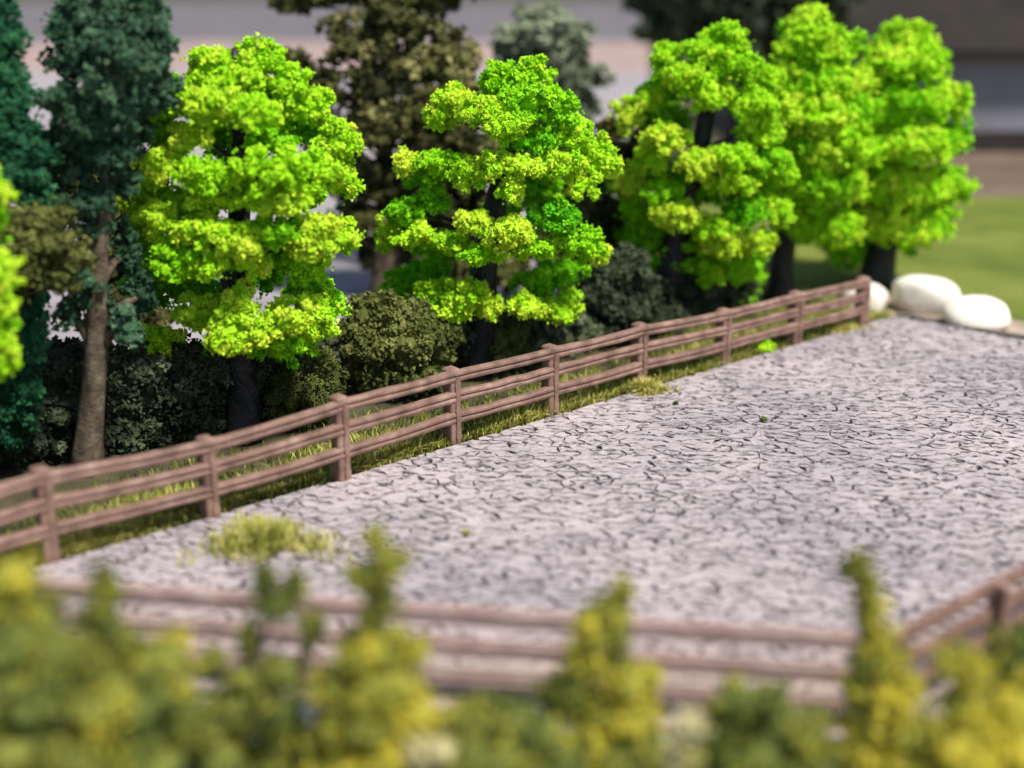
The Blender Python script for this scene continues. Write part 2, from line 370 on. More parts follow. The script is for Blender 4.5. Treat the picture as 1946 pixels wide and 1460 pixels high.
def stone_geo(p, poly):
    pts = []
    n = len(poly)
    for i in range(n):
        a_, b_ = poly[i], poly[(i+1) % n]; l = math.hypot(b_[0]-a_[0], b_[1]-a_[1])
        if l < .012: continue
        pts.append(a_)
        if l > .05:
            dp_ = rnd.choice((.010, .022, .034, .05)) * rnd.uniform(.6, 1.2) if a_[2] else 0
            sk = rnd.uniform(.3, .7)
            for q_ in ((.2, .42, .62, .84) if l > .12 else (.3, .7)) if a_[2] else ((.5,) if l > .12 else ()):
                q_ += rnd.uniform(-.05, .05); pr = max(0, 1 - abs(q_-sk)*1.7)
                k = (dp_*pr + (rnd.uniform(-.003, .006) if a_[2] else rnd.uniform(-.002, .001)))/l
                pts.append((a_[0]+(b_[0]-a_[0])*q_ - (b_[1]-a_[1])*k, a_[1]+(b_[1]-a_[1])*q_ + (b_[0]-a_[0])*k))
    n = len(pts)
    if n < 3: return None
    cx = sum(q[0] for q in pts)/n; cy = sum(q[1] for q in pts)/n
    h = .046 + rnd.uniform(-.004, .004); tx, ty = rnd.gauss(0, .014), rnd.gauss(0, .03); bev = .006
    V = [(q[0], q[1], .002) for q in pts] + [(q[0], q[1], h-.002 + tx*(q[0]-cx) + ty*(q[1]-cy)) for q in pts]
    for q in pts:
        dx, dy = cx-q[0], cy-q[1]; l = math.hypot(dx, dy) or 1
        s = min(bev/l, .4); V.append((q[0]+dx*s, q[1]+dy*s, h + tx*(q[0]-cx) + ty*(q[1]-cy)))
    V.append((cx, cy, h + .001)); c = 3*n
    T = []
    for i in range(n):
        k = (i+1) % n
        for o in (0, n): T += [(i+o, k+o, k+o+n), (i+o, k+o+n, i+o+n)]
        T.append((2*n+i, 2*n+k, c))
    return V, T
vis = []
for s in stones:
    p, poly, t_, qx, qy = s
    ar = .5*abs(sum(poly[i][0]*poly[(i+1) % len(poly)][1]-poly[(i+1) % len(poly)][0]*poly[i][1] for i in range(len(poly))))
    ok = 0 < qx < 1946 and qy < 1180 + (qx > 900) * 20
    vis.append(ar / t_**3 if ok else 0)
order = np.argsort(-np.array(vis)); big = set(order[:300].tolist())
AV, AT, AC = [], [], []; off = 0
for k, s in enumerate(stones):
    g = stone_geo(s[0], s[1])
    if g is None: continue
    V, T = g; tt = min(1, max(0, rnd.gauss(.55, .05)))
    if k in big:
        me = trimesh('paving_stone', V, T, np.full(len(V), tt)); link('paving_stone', me, M['stone'], bed)
    else:
        AV += V; AT += [(a_+off, b_+off, c_+off) for a_, b_, c_ in T]; AC += [tt]*len(V); off += len(V)
o = link('small_paving_stones', trimesh('small_paving_stones', AV, AT, np.array(AC)), M['stone'], bed); tag(o, kind='stuff')
print('stones', len(stones))

# ------------------------------------------------------------------ fences
RZ = (1.03, .72, .40)
def rail_mesh(p, q, side, z, up, th=.185, dep=.05, bow=.0):
    """a rounded plank with a groove scored along its face"""
    prof = [(-dep, -th/2), (0, -th/2 + .0), (dep*.75, -th*.42), (dep, -th*.25), (dep*.95, -.02), (dep*.45, -.004), (dep*.45, .012), (dep*1.0, .028),
            (dep*.95, th*.34), (dep*.6, th/2), (-dep, th/2)]
    n = len(prof); V, Fs = [], []; NS = 7
    for k in range(NS+1):
        s = k/NS; c = interp(p, q, s) + Vector((0, 0, z + bow*math.sin(math.pi*s) + rnd.uniform(-.006, .006)))
        wv = 1 + rnd.uniform(-.05, .05) + (.12 if k in (0, NS) else 0)
        for a_, b_ in prof: V.append(c + side*(a_ + rnd.uniform(-.003, .003)) + up*(b_*wv))
    for k in range(NS):
        for i in range(n): Fs.append((k*n+i, k*n+(i+1) % n, (k+1)*n+(i+1) % n, (k+1)*n+i))
    Fs.append(tuple(range(n))); Fs.append(tuple(NS*n+i for i in reversed(range(n))))
    me = pymesh('rail', V, Fs); me.validate(); 
    return me
def post_mesh(c, along, side, h, wd=.105, dp=.11):
    V, Fs = [], []; lev = [(-.06, 1.12), (.12, 1.08), (.5, 1.0), (h-.12, .98), (h-.09, 1.06), (h-.04, 1.05), (h-.01, .8), (h+.005, .35)]
    base = [(-1, -.8), (-.8, -1), (.8, -1), (1, -.8), (1, .8), (.8, 1), (-.8, 1), (-1, .8)]
    for z, s in lev:
        for a_, b_ in base:
            V.append(c + along*(a_*wd*s + rnd.uniform(-.006, .006)) + side*(b_*dp*s - dp*.7) + Vector((0, 0, z)))
    for k in range(len(lev)-1):
        for i in range(8): Fs.append((k*8+i, k*8+(i+1) % 8, (k+1)*8+(i+1) % 8, (k+1)*8+i))
    Fs.append(tuple((len(lev)-1)*8+i for i in range(8)))
    return pymesh('post', V, Fs)
def strap_mesh(c, along, side, h, sw=1.0):
    V, Fs = [], []; z0, z1 = .0, h-.14
    NS = 8
    for k in range(NS+1):
        z = z0 + (z1-z0)*k/NS; ww = .047 + (.018 if k % 3 == 1 else 0) + rnd.uniform(-.006, .006); ww *= sw; d = .062 + rnd.uniform(-.006, .006)
        for a_, b_ in ((-ww, .02), (-ww*.8, d), (ww*.8, d), (ww, .02)): V.append(c + along*(a_+.035) + side*b_ + Vector((0, 0, z)))
    for k in range(NS):
        for i in range(4): Fs.append((k*4+i, k*4+(i+1) % 4, (k+1)*4+(i+1) % 4, (k+1)*4+i))
    Fs.append((NS*4, NS*4+1, NS*4+2, NS*4+3)); Fs.append((3, 2, 1, 0))
    return pymesh('strap', V, Fs)
def fence(posts, side, label, heights=None, h=1.16, rz=RZ, th=.175, wd=.097, sw=1.0, mat=None):
    mat = mat or M['fence']
    root = empty('rail_fence', posts[0], label, 'fence', 'brown post and rail fences round the lot')
    fix = []
    for k, c in enumerate(posts):
        al = (posts[min(k+1, len(posts)-1)] - posts[max(k-1, 0)]).normalized()
        hh = heights[k] if heights else h
        o = link('post', post_mesh(c, al, side, hh, wd), mat, root); fix.append(o)
        s_ = bpy.data.objects.new('strap', strap_mesh(c, al, side, hh, sw)); col.objects.link(s_); s_.data.materials.append(mat)
        s_.parent = o; s_.matrix_parent_inverse = Matrix.Identity(4)
    for k in range(len(posts)-1):
        p, q = posts[k], posts[k+1]; al = (q-p).normalized()
        for z in rz:
            hk = (heights[k]/1.16, heights[k+1]/1.16) if heights else (1, 1)
            pp = p + Vector((0, 0, z*(hk[0]-1))) ; qq = q + Vector((0, 0, z*(hk[1]-1)))
            me = rail_mesh(pp - al*.02, qq + al*.02, side, z, Vector((0, 0, 1)), th, bow=rnd.uniform(-.02, .006))
            link('rail', me, mat, root)
    return root
pb = [(-215, 1165), (100, 1070), (405, 988), (655, 917), (865, 843), (1050, 788), (1218, 738), (1377, 694), (1513, 656), (1640, 622)]
posts = [W(x, y) for x, y in pb]
tops = [None, 890, 832, 753, 700, 657, 615, 588, 555, 527]
hs = []
for (x, y), tp, pw in zip(pb, tops, posts):
    hs.append(1.2 if tp is None else min(1.32, max(1.0, P(x, tp, pw.y)[0].z)))
print('post heights', [round(v, 2) for v in hs])
fence(posts, nrm, 'long brown rail fence below the row of lime trees', hs)
# front fence
fo = -out
nb = 3; Lf = (corner - FFa).length
fp = [corner - fdir * (Lf * (nb - k) / nb) for k in range(-2, nb+1)]
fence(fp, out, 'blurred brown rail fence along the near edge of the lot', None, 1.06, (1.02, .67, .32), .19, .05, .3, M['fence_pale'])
rs = Vector((-rdir.y, rdir.x, 0)); rs = rs if rs.x < 0 else -rs
pr0 = W(1893, 1100, 1.12); d0 = (Vector((pr0.x, pr0.y, 0)) - corner).dot(rdir)
rp = [corner + rdir*.12] + [corner + rdir*(d0 + 2.0*k) for k in range(0, 4)]
if d0 > 3: rp.insert(1, corner + rdir*(d0*.5))
fence(rp, rs, 'brown rail fence at the lower right, running out of the right edge', None, 1.10, (1.03, .72, .41), .15, .06, .6)
print('corner', corner, 'd0', d0, 'Lf', Lf)

# ------------------------------------------------------------------ boulders
def boulder(name, px0, px1, py0, py1, seed, label, dy=.0):
    base = W((px0+px1)/2, py1 - 6); base.y += dy
    t_ = proj(tuple(base))[2]; rx = (px1-px0)/2/F*t_*.95
    c, t_ = P((px0+px1)/2, (py0+py1)/2, base.y + rx*.72); rx = (px1-px0)/2/F*t_*.95; rz_ = (py1-py0)/2/F*t_
    rs_ = np.random.default_rng(seed); ph = rs_.normal(size=(4, 3)) * 1.9
    V, T = [], []
    n1, n2 = 28, 18
    for j in range(n2+1):
        for i in range(n1):
            a_ = 2*math.pi*i/n1; b_ = math.pi*j/n2; V.append((math.sin(b_)*math.cos(a_), math.sin(b_)*math.sin(a_), math.cos(b_)))
    V = np.array(V)
    for q_ in rs_.normal(size=(9, 3)):
        q_ /= np.linalg.norm(q_); dd_ = V @ q_; V = V - np.maximum(0, dd_-.78)[:, None] * q_ * .85
    V = V * lump(V, ph, .16)[:, None] * np.array([rx, rx*.8, rz_*1.08]) + np.array(c)
    V[:, 2] = np.maximum(V[:, 2], -.058)
    for j in range(n2):
        for i in range(n1):
            a0 = j*n1+i; a1 = j*n1+(i+1) % n1; T += [(a0, a0+n1, a1), (a1, a0+n1, a1+n1)]
    o = link(name, trimesh(name, V, T, smooth=True), M['rock'])
    return tag(o, label, 'boulder', 'white boulders beyond the far corner')
boulder('boulder', 1578, 1698, 538, 606, 1, 'rounded white boulder partly behind the last post of the long fence')
boulder('boulder', 1686, 1822, 523, 604, 5, 'largest cream white boulder, between the two other white boulders')
boulder('boulder', 1795, 1925, 564, 634, 9, 'white boulder farthest right, lying against the middle one beyond the kerb')

# ------------------------------------------------------------------ trees
def tree(name, label, cat, base, tip, clumps_px, mat, bark, tr0, size, dens=1, fn=crumbs, group=None, core=.60, sub=.14, spread=.09, nlimb=14, back=0, mid=None, scale=1.0, squash=.9, baseW=None, limb_r=.05, crown_name='crown'):
    b0 = baseW or W(*base); b0.z = -.06
    root = empty(name, b0, label, cat, group); Y = b0.y
    tp, tt = P(tip[0], tip[1], Y)
    if mid: path_pts = [b0] + [P(m_[0], m_[1], Y)[0] for m_ in mid] + [tp]
    else: path_pts = [b0, tp]
    path, rad = [], []; n = 22
    seglen = [(path_pts[i+1]-path_pts[i]).length for i in range(len(path_pts)-1)]; tot = sum(seglen)
    for k in range(n):
        s = k/(n-1); d = s*tot; i = 0
        while i < len(seglen)-1 and d > seglen[i]: d -= seglen[i]; i += 1
        p = interp(path_pts[i], path_pts[i+1], d/seglen[i])
        wob = math.sin(s*math.pi) * .06
        path.append(p + Vector((math.sin(s*9+base[0]) * wob, math.cos(s*7) * wob, 0)))
        rad.append(tr0 * ((1-s)**.8 * .82 + .16) * (1 + .25*max(0, 1-s*12)))
    V, Fs = tube(path, rad, 16, .10, int(base[0])); link('trunk', pymesh('trunk', V, Fs, True), bark, root)
    cl = []
    for q in clumps_px:
        px, py, rx, ry, dy = q[:5]; tn = q[5] if len(q) > 5 else .5
        c, t_ = P(px, py, Y + dy); a_ = rx/F*t_*scale; h_ = ry/F*t_*scale
        cl.append((tuple(c), (a_, a_*squash, h_), tn))
    if back:                                    # the far half of the crown, unseen from the front
        zs = [c[0][2] for c in cl]; z0, z1 = min(zs), max(zs); xw = max(abs(c[0][0]-b0.x) for c in cl)
        for k in range(back):
            z = z0 + (z1-z0)*(k+.5)/back; an = k*2.4; s = (z-b0.z)/(tp.z-b0.z); ctr = interp(b0, tp, max(0, min(1, s)))
            rr = xw*.62*math.sin(math.pi*min(.93, max(.22, (z-z0)/(z1-z0)*.75+.2)))
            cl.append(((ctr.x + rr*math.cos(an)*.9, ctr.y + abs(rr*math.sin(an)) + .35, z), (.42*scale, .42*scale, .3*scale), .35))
    V, T, C = mass(cl, size, dens, fn, core, sub, spread)
    link(crown_name, trimesh(crown_name, V, T, C), mat, root)
    pick = cl[::max(1, len(cl)//nlimb)] if nlimb else []
    for k, (c, rr, _) in enumerate(pick):
        c = Vector(c); zz = c.z - .35; s = max(.12, min(.95, (zz-b0.z)/(tp.z-b0.z))); st = path[int(s*(n-1))]
        if (c-st).length < .25: continue
        m_ = interp(st, c, .55) + Vector((0, 0, .08)); lr = limb_r*(1.2-s)+.012
        V, Fs = tube([st, m_, c], [lr, lr*.7, lr*.4], 6, .08, k); link('limb', pymesh('limb', V, Fs, True), bark, root)
    return root
G1 = 'row of bright lime green trees behind the fence'
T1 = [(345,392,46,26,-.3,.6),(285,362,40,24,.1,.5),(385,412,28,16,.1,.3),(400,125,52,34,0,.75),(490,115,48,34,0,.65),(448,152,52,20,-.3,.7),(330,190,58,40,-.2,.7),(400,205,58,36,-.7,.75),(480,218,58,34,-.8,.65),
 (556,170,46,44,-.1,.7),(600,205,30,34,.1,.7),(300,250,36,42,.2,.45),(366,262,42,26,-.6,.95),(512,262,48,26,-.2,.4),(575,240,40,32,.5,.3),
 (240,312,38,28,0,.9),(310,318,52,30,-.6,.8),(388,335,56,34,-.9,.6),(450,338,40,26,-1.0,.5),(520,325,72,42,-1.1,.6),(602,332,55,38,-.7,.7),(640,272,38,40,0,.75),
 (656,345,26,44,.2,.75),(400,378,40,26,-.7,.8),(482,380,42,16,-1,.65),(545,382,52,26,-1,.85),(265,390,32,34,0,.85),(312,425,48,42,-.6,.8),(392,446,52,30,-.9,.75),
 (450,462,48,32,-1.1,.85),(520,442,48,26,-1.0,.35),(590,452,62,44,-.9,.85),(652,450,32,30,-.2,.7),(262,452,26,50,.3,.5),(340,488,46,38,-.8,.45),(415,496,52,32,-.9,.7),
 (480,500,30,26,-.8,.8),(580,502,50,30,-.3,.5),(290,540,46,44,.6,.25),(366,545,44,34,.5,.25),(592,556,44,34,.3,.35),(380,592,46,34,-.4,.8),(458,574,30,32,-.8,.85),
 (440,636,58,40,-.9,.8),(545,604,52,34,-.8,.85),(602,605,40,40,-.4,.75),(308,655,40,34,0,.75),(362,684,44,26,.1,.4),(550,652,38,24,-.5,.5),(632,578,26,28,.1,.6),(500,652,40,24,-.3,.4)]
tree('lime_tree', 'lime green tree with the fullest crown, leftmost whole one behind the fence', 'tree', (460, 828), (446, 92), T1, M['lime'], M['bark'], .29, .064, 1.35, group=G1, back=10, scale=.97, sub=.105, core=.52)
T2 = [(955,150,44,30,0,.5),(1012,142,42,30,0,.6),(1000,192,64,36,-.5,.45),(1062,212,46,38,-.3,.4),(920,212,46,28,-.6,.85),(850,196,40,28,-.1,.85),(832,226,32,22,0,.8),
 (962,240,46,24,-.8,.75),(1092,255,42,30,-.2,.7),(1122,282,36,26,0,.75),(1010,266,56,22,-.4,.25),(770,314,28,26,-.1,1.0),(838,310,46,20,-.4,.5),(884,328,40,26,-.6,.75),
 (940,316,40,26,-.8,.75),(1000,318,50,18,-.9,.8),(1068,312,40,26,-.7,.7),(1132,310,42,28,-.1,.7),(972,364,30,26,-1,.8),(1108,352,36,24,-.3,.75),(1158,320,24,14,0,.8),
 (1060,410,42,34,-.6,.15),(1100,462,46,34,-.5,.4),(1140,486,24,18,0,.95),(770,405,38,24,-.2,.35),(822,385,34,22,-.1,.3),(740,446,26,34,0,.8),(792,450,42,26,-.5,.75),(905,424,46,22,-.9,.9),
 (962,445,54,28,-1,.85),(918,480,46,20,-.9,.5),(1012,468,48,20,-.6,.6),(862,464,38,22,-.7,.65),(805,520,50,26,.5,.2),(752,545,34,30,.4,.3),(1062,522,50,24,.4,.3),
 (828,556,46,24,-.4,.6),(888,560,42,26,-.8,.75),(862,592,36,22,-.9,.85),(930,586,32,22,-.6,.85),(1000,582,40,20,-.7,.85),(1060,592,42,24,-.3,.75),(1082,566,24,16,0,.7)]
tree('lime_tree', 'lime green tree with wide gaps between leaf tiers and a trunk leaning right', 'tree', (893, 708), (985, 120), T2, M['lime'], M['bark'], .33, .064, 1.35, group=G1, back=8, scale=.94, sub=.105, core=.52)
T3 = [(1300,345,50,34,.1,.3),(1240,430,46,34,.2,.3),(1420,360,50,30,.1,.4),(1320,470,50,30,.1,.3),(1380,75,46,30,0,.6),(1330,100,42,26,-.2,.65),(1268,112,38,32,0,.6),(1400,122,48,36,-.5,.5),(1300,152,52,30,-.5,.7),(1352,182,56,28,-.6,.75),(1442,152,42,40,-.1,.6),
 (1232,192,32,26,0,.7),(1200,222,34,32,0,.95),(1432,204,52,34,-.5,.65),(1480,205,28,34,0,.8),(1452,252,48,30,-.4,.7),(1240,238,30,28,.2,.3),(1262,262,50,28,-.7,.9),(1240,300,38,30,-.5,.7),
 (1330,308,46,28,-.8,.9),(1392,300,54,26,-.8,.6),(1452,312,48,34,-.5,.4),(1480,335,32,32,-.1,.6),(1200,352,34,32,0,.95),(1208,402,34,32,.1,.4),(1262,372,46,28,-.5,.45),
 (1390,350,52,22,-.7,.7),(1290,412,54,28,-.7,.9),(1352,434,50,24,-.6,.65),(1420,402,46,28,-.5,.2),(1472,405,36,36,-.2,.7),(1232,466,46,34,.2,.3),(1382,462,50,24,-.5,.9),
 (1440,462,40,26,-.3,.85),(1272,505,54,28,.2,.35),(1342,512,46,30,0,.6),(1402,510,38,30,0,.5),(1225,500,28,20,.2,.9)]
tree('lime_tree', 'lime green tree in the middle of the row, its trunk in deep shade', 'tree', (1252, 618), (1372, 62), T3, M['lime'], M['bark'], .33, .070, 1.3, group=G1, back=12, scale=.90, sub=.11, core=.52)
tree('lime_tree', 'sparse lime tree mostly hidden behind the middle one', 'tree', (1325, 590), (1390, 380), [(1350,540,40,30,0,.4),(1395,560,34,26,-.2,.4),(1420,530,30,30,0,.5),(1300,560,30,24,.2,.35),(1385,480,60,40,.2,.4),(1330,470,50,40,.2,.3)],
     M['lime'], M['bark'], .30, .09, .8, group=G1, nlimb=4)
def crown(cx, cy, rx, ry, n, seed, tint=.55):
    r_ = random.Random(seed); o = []
    tiers = max(3, int(ry/38))
    for k in range(tiers):
        v = -1 + 2*(k+.5)/tiers; wv = math.sqrt(max(.12, 1-v*v*.85)); m_ = max(2, int(n*wv/tiers))
        for i in range(m_):
            s = -1 + 2*(i+.5)/m_ + r_.uniform(-.15, .15)
            o.append((cx + s*rx*wv*.8, cy + v*ry*.88 + r_.uniform(-14, 14), r_.uniform(34, 56), r_.uniform(24, 38), -1.0*math.sqrt(max(0, 1-s*s))*wv + r_.uniform(-.2, .3), min(1, max(0, max(.35, r_.gauss(tint, .14))))))
    return o
tree('lime_tree', 'blurred lime green tree second from the right, narrow crown with pointed top', 'tree', (1480, 566), (1545, 30), crown(1562, 262, 92, 228, 38, 3, .62)+[(1545,48,42,34,0,.8),(1535,90,48,36,0,.6)], M['lime'], M['bark'], .27, .10, .9, group=G1, back=10)
tree('lime_tree', 'most blurred lime green tree at the right end of the row above the white boulders', 'tree', (1665, 541), (1728, 50), crown(1724, 272, 98, 218, 42, 8, .62)+[(1728,72,48,34,0,.7),(1710,95,46,36,0,.7),(1610,470,50,34,.4,.3),(1600,440,44,34,.3,.3)], M['lime'], M['bark'], .36, .11, .9, group=G1, back=10)
L0 = [(-30,350,40,34,0,.7),(-10,365,28,26,0,.8),(-40,420,60,34,.2,.4),(-20,510,48,34,-.3,.75),(0,555,42,40,-.3,.8),(-20,600,48,34,-.2,.5),(-22,645,50,34,-.3,.8),(-10,690,40,34,-.2,.7),(-90,480,70,60,0,.6),(-90,600,70,60,0,.6),(-90,700,60,50,0,.6)]
tree('lime_tree', 'lime green tree cut off by the left edge of the photo', 'tree', (-95, 1010), (-90, 320), L0, M['lime'], M['bark'], .3, .075, .8, group=G1)
# dark green trees on the left
D1 = [(-10,20,50,55,.2,.5),(0,80,48,50,0,.5),(5,150,52,50,-.1,.6),(35,190,40,40,-.2,.6),(20,240,60,50,-.2,.5),(70,290,46,34,0,.7),(30,330,60,46,-.3,.5),(60,385,40,40,-.2,.6),(20,420,50,40,0,.4),(-40,300,60,80,.3,.4),(-30,450,60,60,.2,.4),
 (70,565,30,36,.1,.5),(40,600,44,36,0,.4),(60,650,34,34,-.2,.7),(20,690,50,40,0,.4),(50,740,36,36,-.1,.5),(20,780,48,40,0,.4),(10,830,38,26,0,.4),(-40,700,60,80,.2,.4)]
tree('dark_green_tree', 'tall dark bluish green tree cut off by the left edge of the photo', 'tree', (-40, 905), (-30, -40), D1, M['fir'], M['brown_bark'], .22, .07, .95, group='dark green trees on the left', squash=.85)
D2 = [(150,40,56,52,.2,.45),(200,20,60,60,-.1,.55),(260,20,60,60,0,.5),(295,70,44,50,0,.55),(215,90,66,50,-.4,.5),(140,115,44,40,.1,.35),(265,130,60,50,-.2,.6),(200,160,50,44,-.4,.7),(300,160,34,50,.2,.45),(235,205,50,40,-.3,.5),
 (140,200,52,46,-.2,.4),(165,245,48,40,-.2,.45),(130,270,36,30,0,.4),(265,240,30,46,.3,.3),(160,385,38,36,-.1,.6),(185,430,32,32,0,.5),(150,520,42,34,-.1,.5),(165,560,36,28,0,.4),(240,622,34,36,-.1,.55),(240,480,22,50,.4,.3),(270,560,26,50,.4,.3),(210,255,50,40,-.1,.3),(120,300,34,34,.2,.4),(205,300,40,34,-.2,.3),(150,320,44,34,.1,.4),(235,345,30,36,.1,.3),(195,385,26,24,-.2,.4),(135,600,30,26,0,.4)]
tree('dark_green_tree', 'dull dark green tree with a bare forked grey brown trunk', 'tree', (163, 892), (222, 30), D2, M['fir_dull'], M['brown_bark'], .20, .085, .9, group='dark green trees on the left', mid=[(180, 640), (205, 420)], nlimb=16, limb_r=.10)
OB = [(20,440,60,40,.1,.55),(70,430,50,34,0,.6),(110,460,50,34,0,.5),(150,485,34,24,0,.6),(60,500,60,40,-.1,.4),(110,520,50,30,0,.4),(30,545,46,26,0,.35),(-30,500,50,40,.2,.4),(80,405,50,20,.2,.5),(60,470,60,30,-.2,.6),(165,500,22,16,0,.7),(130,545,26,16,0,.4)]
tree('olive_tree', 'olive brown bushy tree at the left edge among the dark green foliage', 'tree', (-140, 940), (-20, 480), OB, M['olive_green'], M['brown_bark'], .14, .14, 2.2, fn=leaves, mid=[(-60, 730)], nlimb=11, group='olive and brown trees', scale=1.0, core=.5, sub=.10, spread=.2)
# background trees
B1 = [(745,40,70,60,0,.25),(680,90,54,50,0,.4),(640,60,30,30,.3,.5),(610,170,56,50,0,.25),(560,115,34,26,0,.3),(700,170,70,50,-.3,.2),(790,130,60,46,-.2,.6),(850,100,56,46,.1,.5),(870,160,50,40,-.1,.65),(810,200,70,40,-.4,.5),(740,240,70,44,-.5,.4),
 (660,260,60,46,-.2,.45),(820,270,70,44,-.2,.35),(620,330,50,44,0,.3),(700,330,70,50,-.4,.15),(780,350,66,50,-.2,.15),(690,410,60,46,-.1,.25),(760,430,60,46,0,.2),(640,440,44,36,.1,.3),(840,330,60,50,.2,.2),(820,420,60,50,.2,.2),(730,490,60,40,.2,.15)]
tree('olive_tree', 'tall blurred brownish olive tree rising between the first two lime trees', 'tree', (735, 560), (740, 10), B1, M['olive'], M['brown_bark'], .34, .15, .6, nlimb=12, group='olive and brown trees', sub=.26, scale=.9, spread=.22)
tree('olive_tree', 'dark olive tree at the top edge, its lowest branch pointing left', 'tree', (800, 520), (760, -260), [(560,6,44,18,0,.3),(610,-10,56,22,0,.3),(680,-20,60,30,0,.3),(760,0,70,40,0,.2),(830,-10,60,34,0,.3),(760,-90,110,60,0,.3),(640,-80,80,50,0,.3),(880,-70,80,50,0,.3),(740,-190,90,60,0,.3)],
     M['olive'], M['brown_bark'], .3, .15, .8, nlimb=5, group='olive and brown trees', sub=.26)
B2 = crown(1030, 150, 85, 125, 22, 21, .5) + [(1030,30,44,34,0,.5),(1080,230,50,50,.1,.5),(1140,330,50,60,.3,.3),(1150,420,50,60,.3,.3),(1080,330,60,60,.3,.3)]
tree('sage_tree', 'pale grey green tree, much blurred, behind the top of the gappy lime tree', 'tree', (1040, 470), (1030, 20), B2, M['sage'], M['brown_bark'], .4, .2, .8, nlimb=5, sub=.34, scale=1.0)
B7 = crown(1400, -20, 190, 130, 26, 5, .2)
tree('dark_tree', 'large near black tree at the top edge behind the right hand lime trees', 'tree', (1400, 330), (1400, -200), B7, M['dark'], M['bark'], .5, .3, .7, nlimb=4, sub=.5, scale=1.6)
BS = [(120,330,50,40,0,.3),(190,340,50,40,0,.3),(110,400,50,40,0,.3),(250,400,50,50,0,.2),(200,470,50,50,0,.2),(120,470,50,40,0,.2),(260,500,40,60,0,.2),(200,570,60,50,0,.2),(280,600,50,40,0,.2)]
tree('brown_tree', 'blurred dark brown tree filling the space behind the forked brown trunk', 'tree', (190, 700), (190, 330), BS, M['olive'], M['brown_bark'], .2, .14, .7, nlimb=5, sub=.24, group='olive and brown trees', spread=.2)
B8 = [(1200,330,50,60,0,.3),(1160,260,30,40,0,.3),(1130,420,56,50,0,.35),(1200,430,50,50,0,.3),(1080,470,50,40,0,.35),(1170,500,60,40,0,.35),(1000,300,50,50,.3,.3),(900,300,60,60,.3,.2),(870,400,60,60,.3,.2),(960,500,60,50,.3,.35),(1060,380,50,50,.3,.3),(880,500,50,40,0,.3),(1230,260,30,50,0,.3)]
tree('brown_tree', 'blurred dull olive brown tree seen through the gaps right of the leaning trunk', 'tree', (1080, 585), (1090, 300), B8, M['olive'], M['brown_bark'], .25, .17, .7, nlimb=5, sub=.28, group='olive and brown trees', spread=.2)
# shrubs and hedges
def shrub(name, label, base, cl, mat, size, dens=1, group=None, sub=.16, fn=crumbs, cat='shrub', **k):
    xs_ = [c[0] for c in cl]; tip = (sum(xs_)/len(xs_), min(c[1] for c in cl)+10)
    return tree(name, label, cat, base, tip, cl, mat, M['brown_bark'], .07, size, dens, fn, group, .72, sub, .12, 4, 0, None, **k)
shrub('olive_shrub', 'small dark olive shrub with straw bits right beside the first lime tree trunk', (575, 800),
      [(520,700,34,30,0,.5),(560,690,36,28,0,.5),(600,700,36,34,0,.4),(540,740,40,36,-.2,.4),(590,750,44,36,-.2,.4),(630,730,26,34,0,.35),(520,775,34,28,-.1,.3),(570,790,46,26,-.1,.3),(615,780,30,26,0,.3)], M['olive_green'], .052, 1.0, 'shrubs behind the fence')
shrub('olive_shrub', 'round soft olive green shrub between the first two lime tree trunks', (745, 745),
      [(690,610,44,40,0,.5),(740,600,50,40,0,.6),(790,620,50,40,0,.5),(700,660,56,44,-.3,.5),(770,660,60,44,-.3,.6),(830,650,40,50,0,.4),(700,715,50,34,-.2,.35),(770,715,56,34,-.2,.4),(830,710,34,34,0,.3),(650,660,30,44,0,.35)], M['olive_green'], .07, .9, 'shrubs behind the fence')
shrub('olive_shrub', 'tan tinged olive shrub just right of the thick leaning trunk', (955, 700),
      [(950,640,32,34,0,.6),(985,630,28,28,.1,.5),(940,680,30,28,0,.9),(975,675,30,24,0,.4)], M['olive_green'], .07, .9, 'shrubs behind the fence')
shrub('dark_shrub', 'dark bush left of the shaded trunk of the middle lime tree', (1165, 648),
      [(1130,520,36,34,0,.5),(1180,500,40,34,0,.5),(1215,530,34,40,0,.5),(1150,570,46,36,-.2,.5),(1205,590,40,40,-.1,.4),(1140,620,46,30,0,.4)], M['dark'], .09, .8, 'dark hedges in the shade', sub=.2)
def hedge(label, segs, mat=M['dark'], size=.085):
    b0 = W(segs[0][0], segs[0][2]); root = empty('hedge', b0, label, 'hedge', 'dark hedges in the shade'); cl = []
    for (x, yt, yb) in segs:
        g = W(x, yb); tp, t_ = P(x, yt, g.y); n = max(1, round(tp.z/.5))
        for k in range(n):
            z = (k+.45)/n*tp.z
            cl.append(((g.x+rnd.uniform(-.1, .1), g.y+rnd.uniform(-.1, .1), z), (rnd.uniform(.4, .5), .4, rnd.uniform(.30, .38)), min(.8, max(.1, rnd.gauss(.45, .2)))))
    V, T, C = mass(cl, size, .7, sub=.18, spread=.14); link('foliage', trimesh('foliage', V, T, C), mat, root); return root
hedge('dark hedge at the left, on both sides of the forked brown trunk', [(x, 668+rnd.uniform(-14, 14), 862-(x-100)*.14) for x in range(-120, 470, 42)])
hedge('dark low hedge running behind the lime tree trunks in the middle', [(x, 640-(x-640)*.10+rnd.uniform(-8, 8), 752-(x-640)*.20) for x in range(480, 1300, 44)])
hedge('dark hedge remnant behind the shaded trunks right of the middle lime tree', [(x, 530-(x-1220)*.05, 628-(x-1220)*.20) for x in range(1225, 1420, 40)])

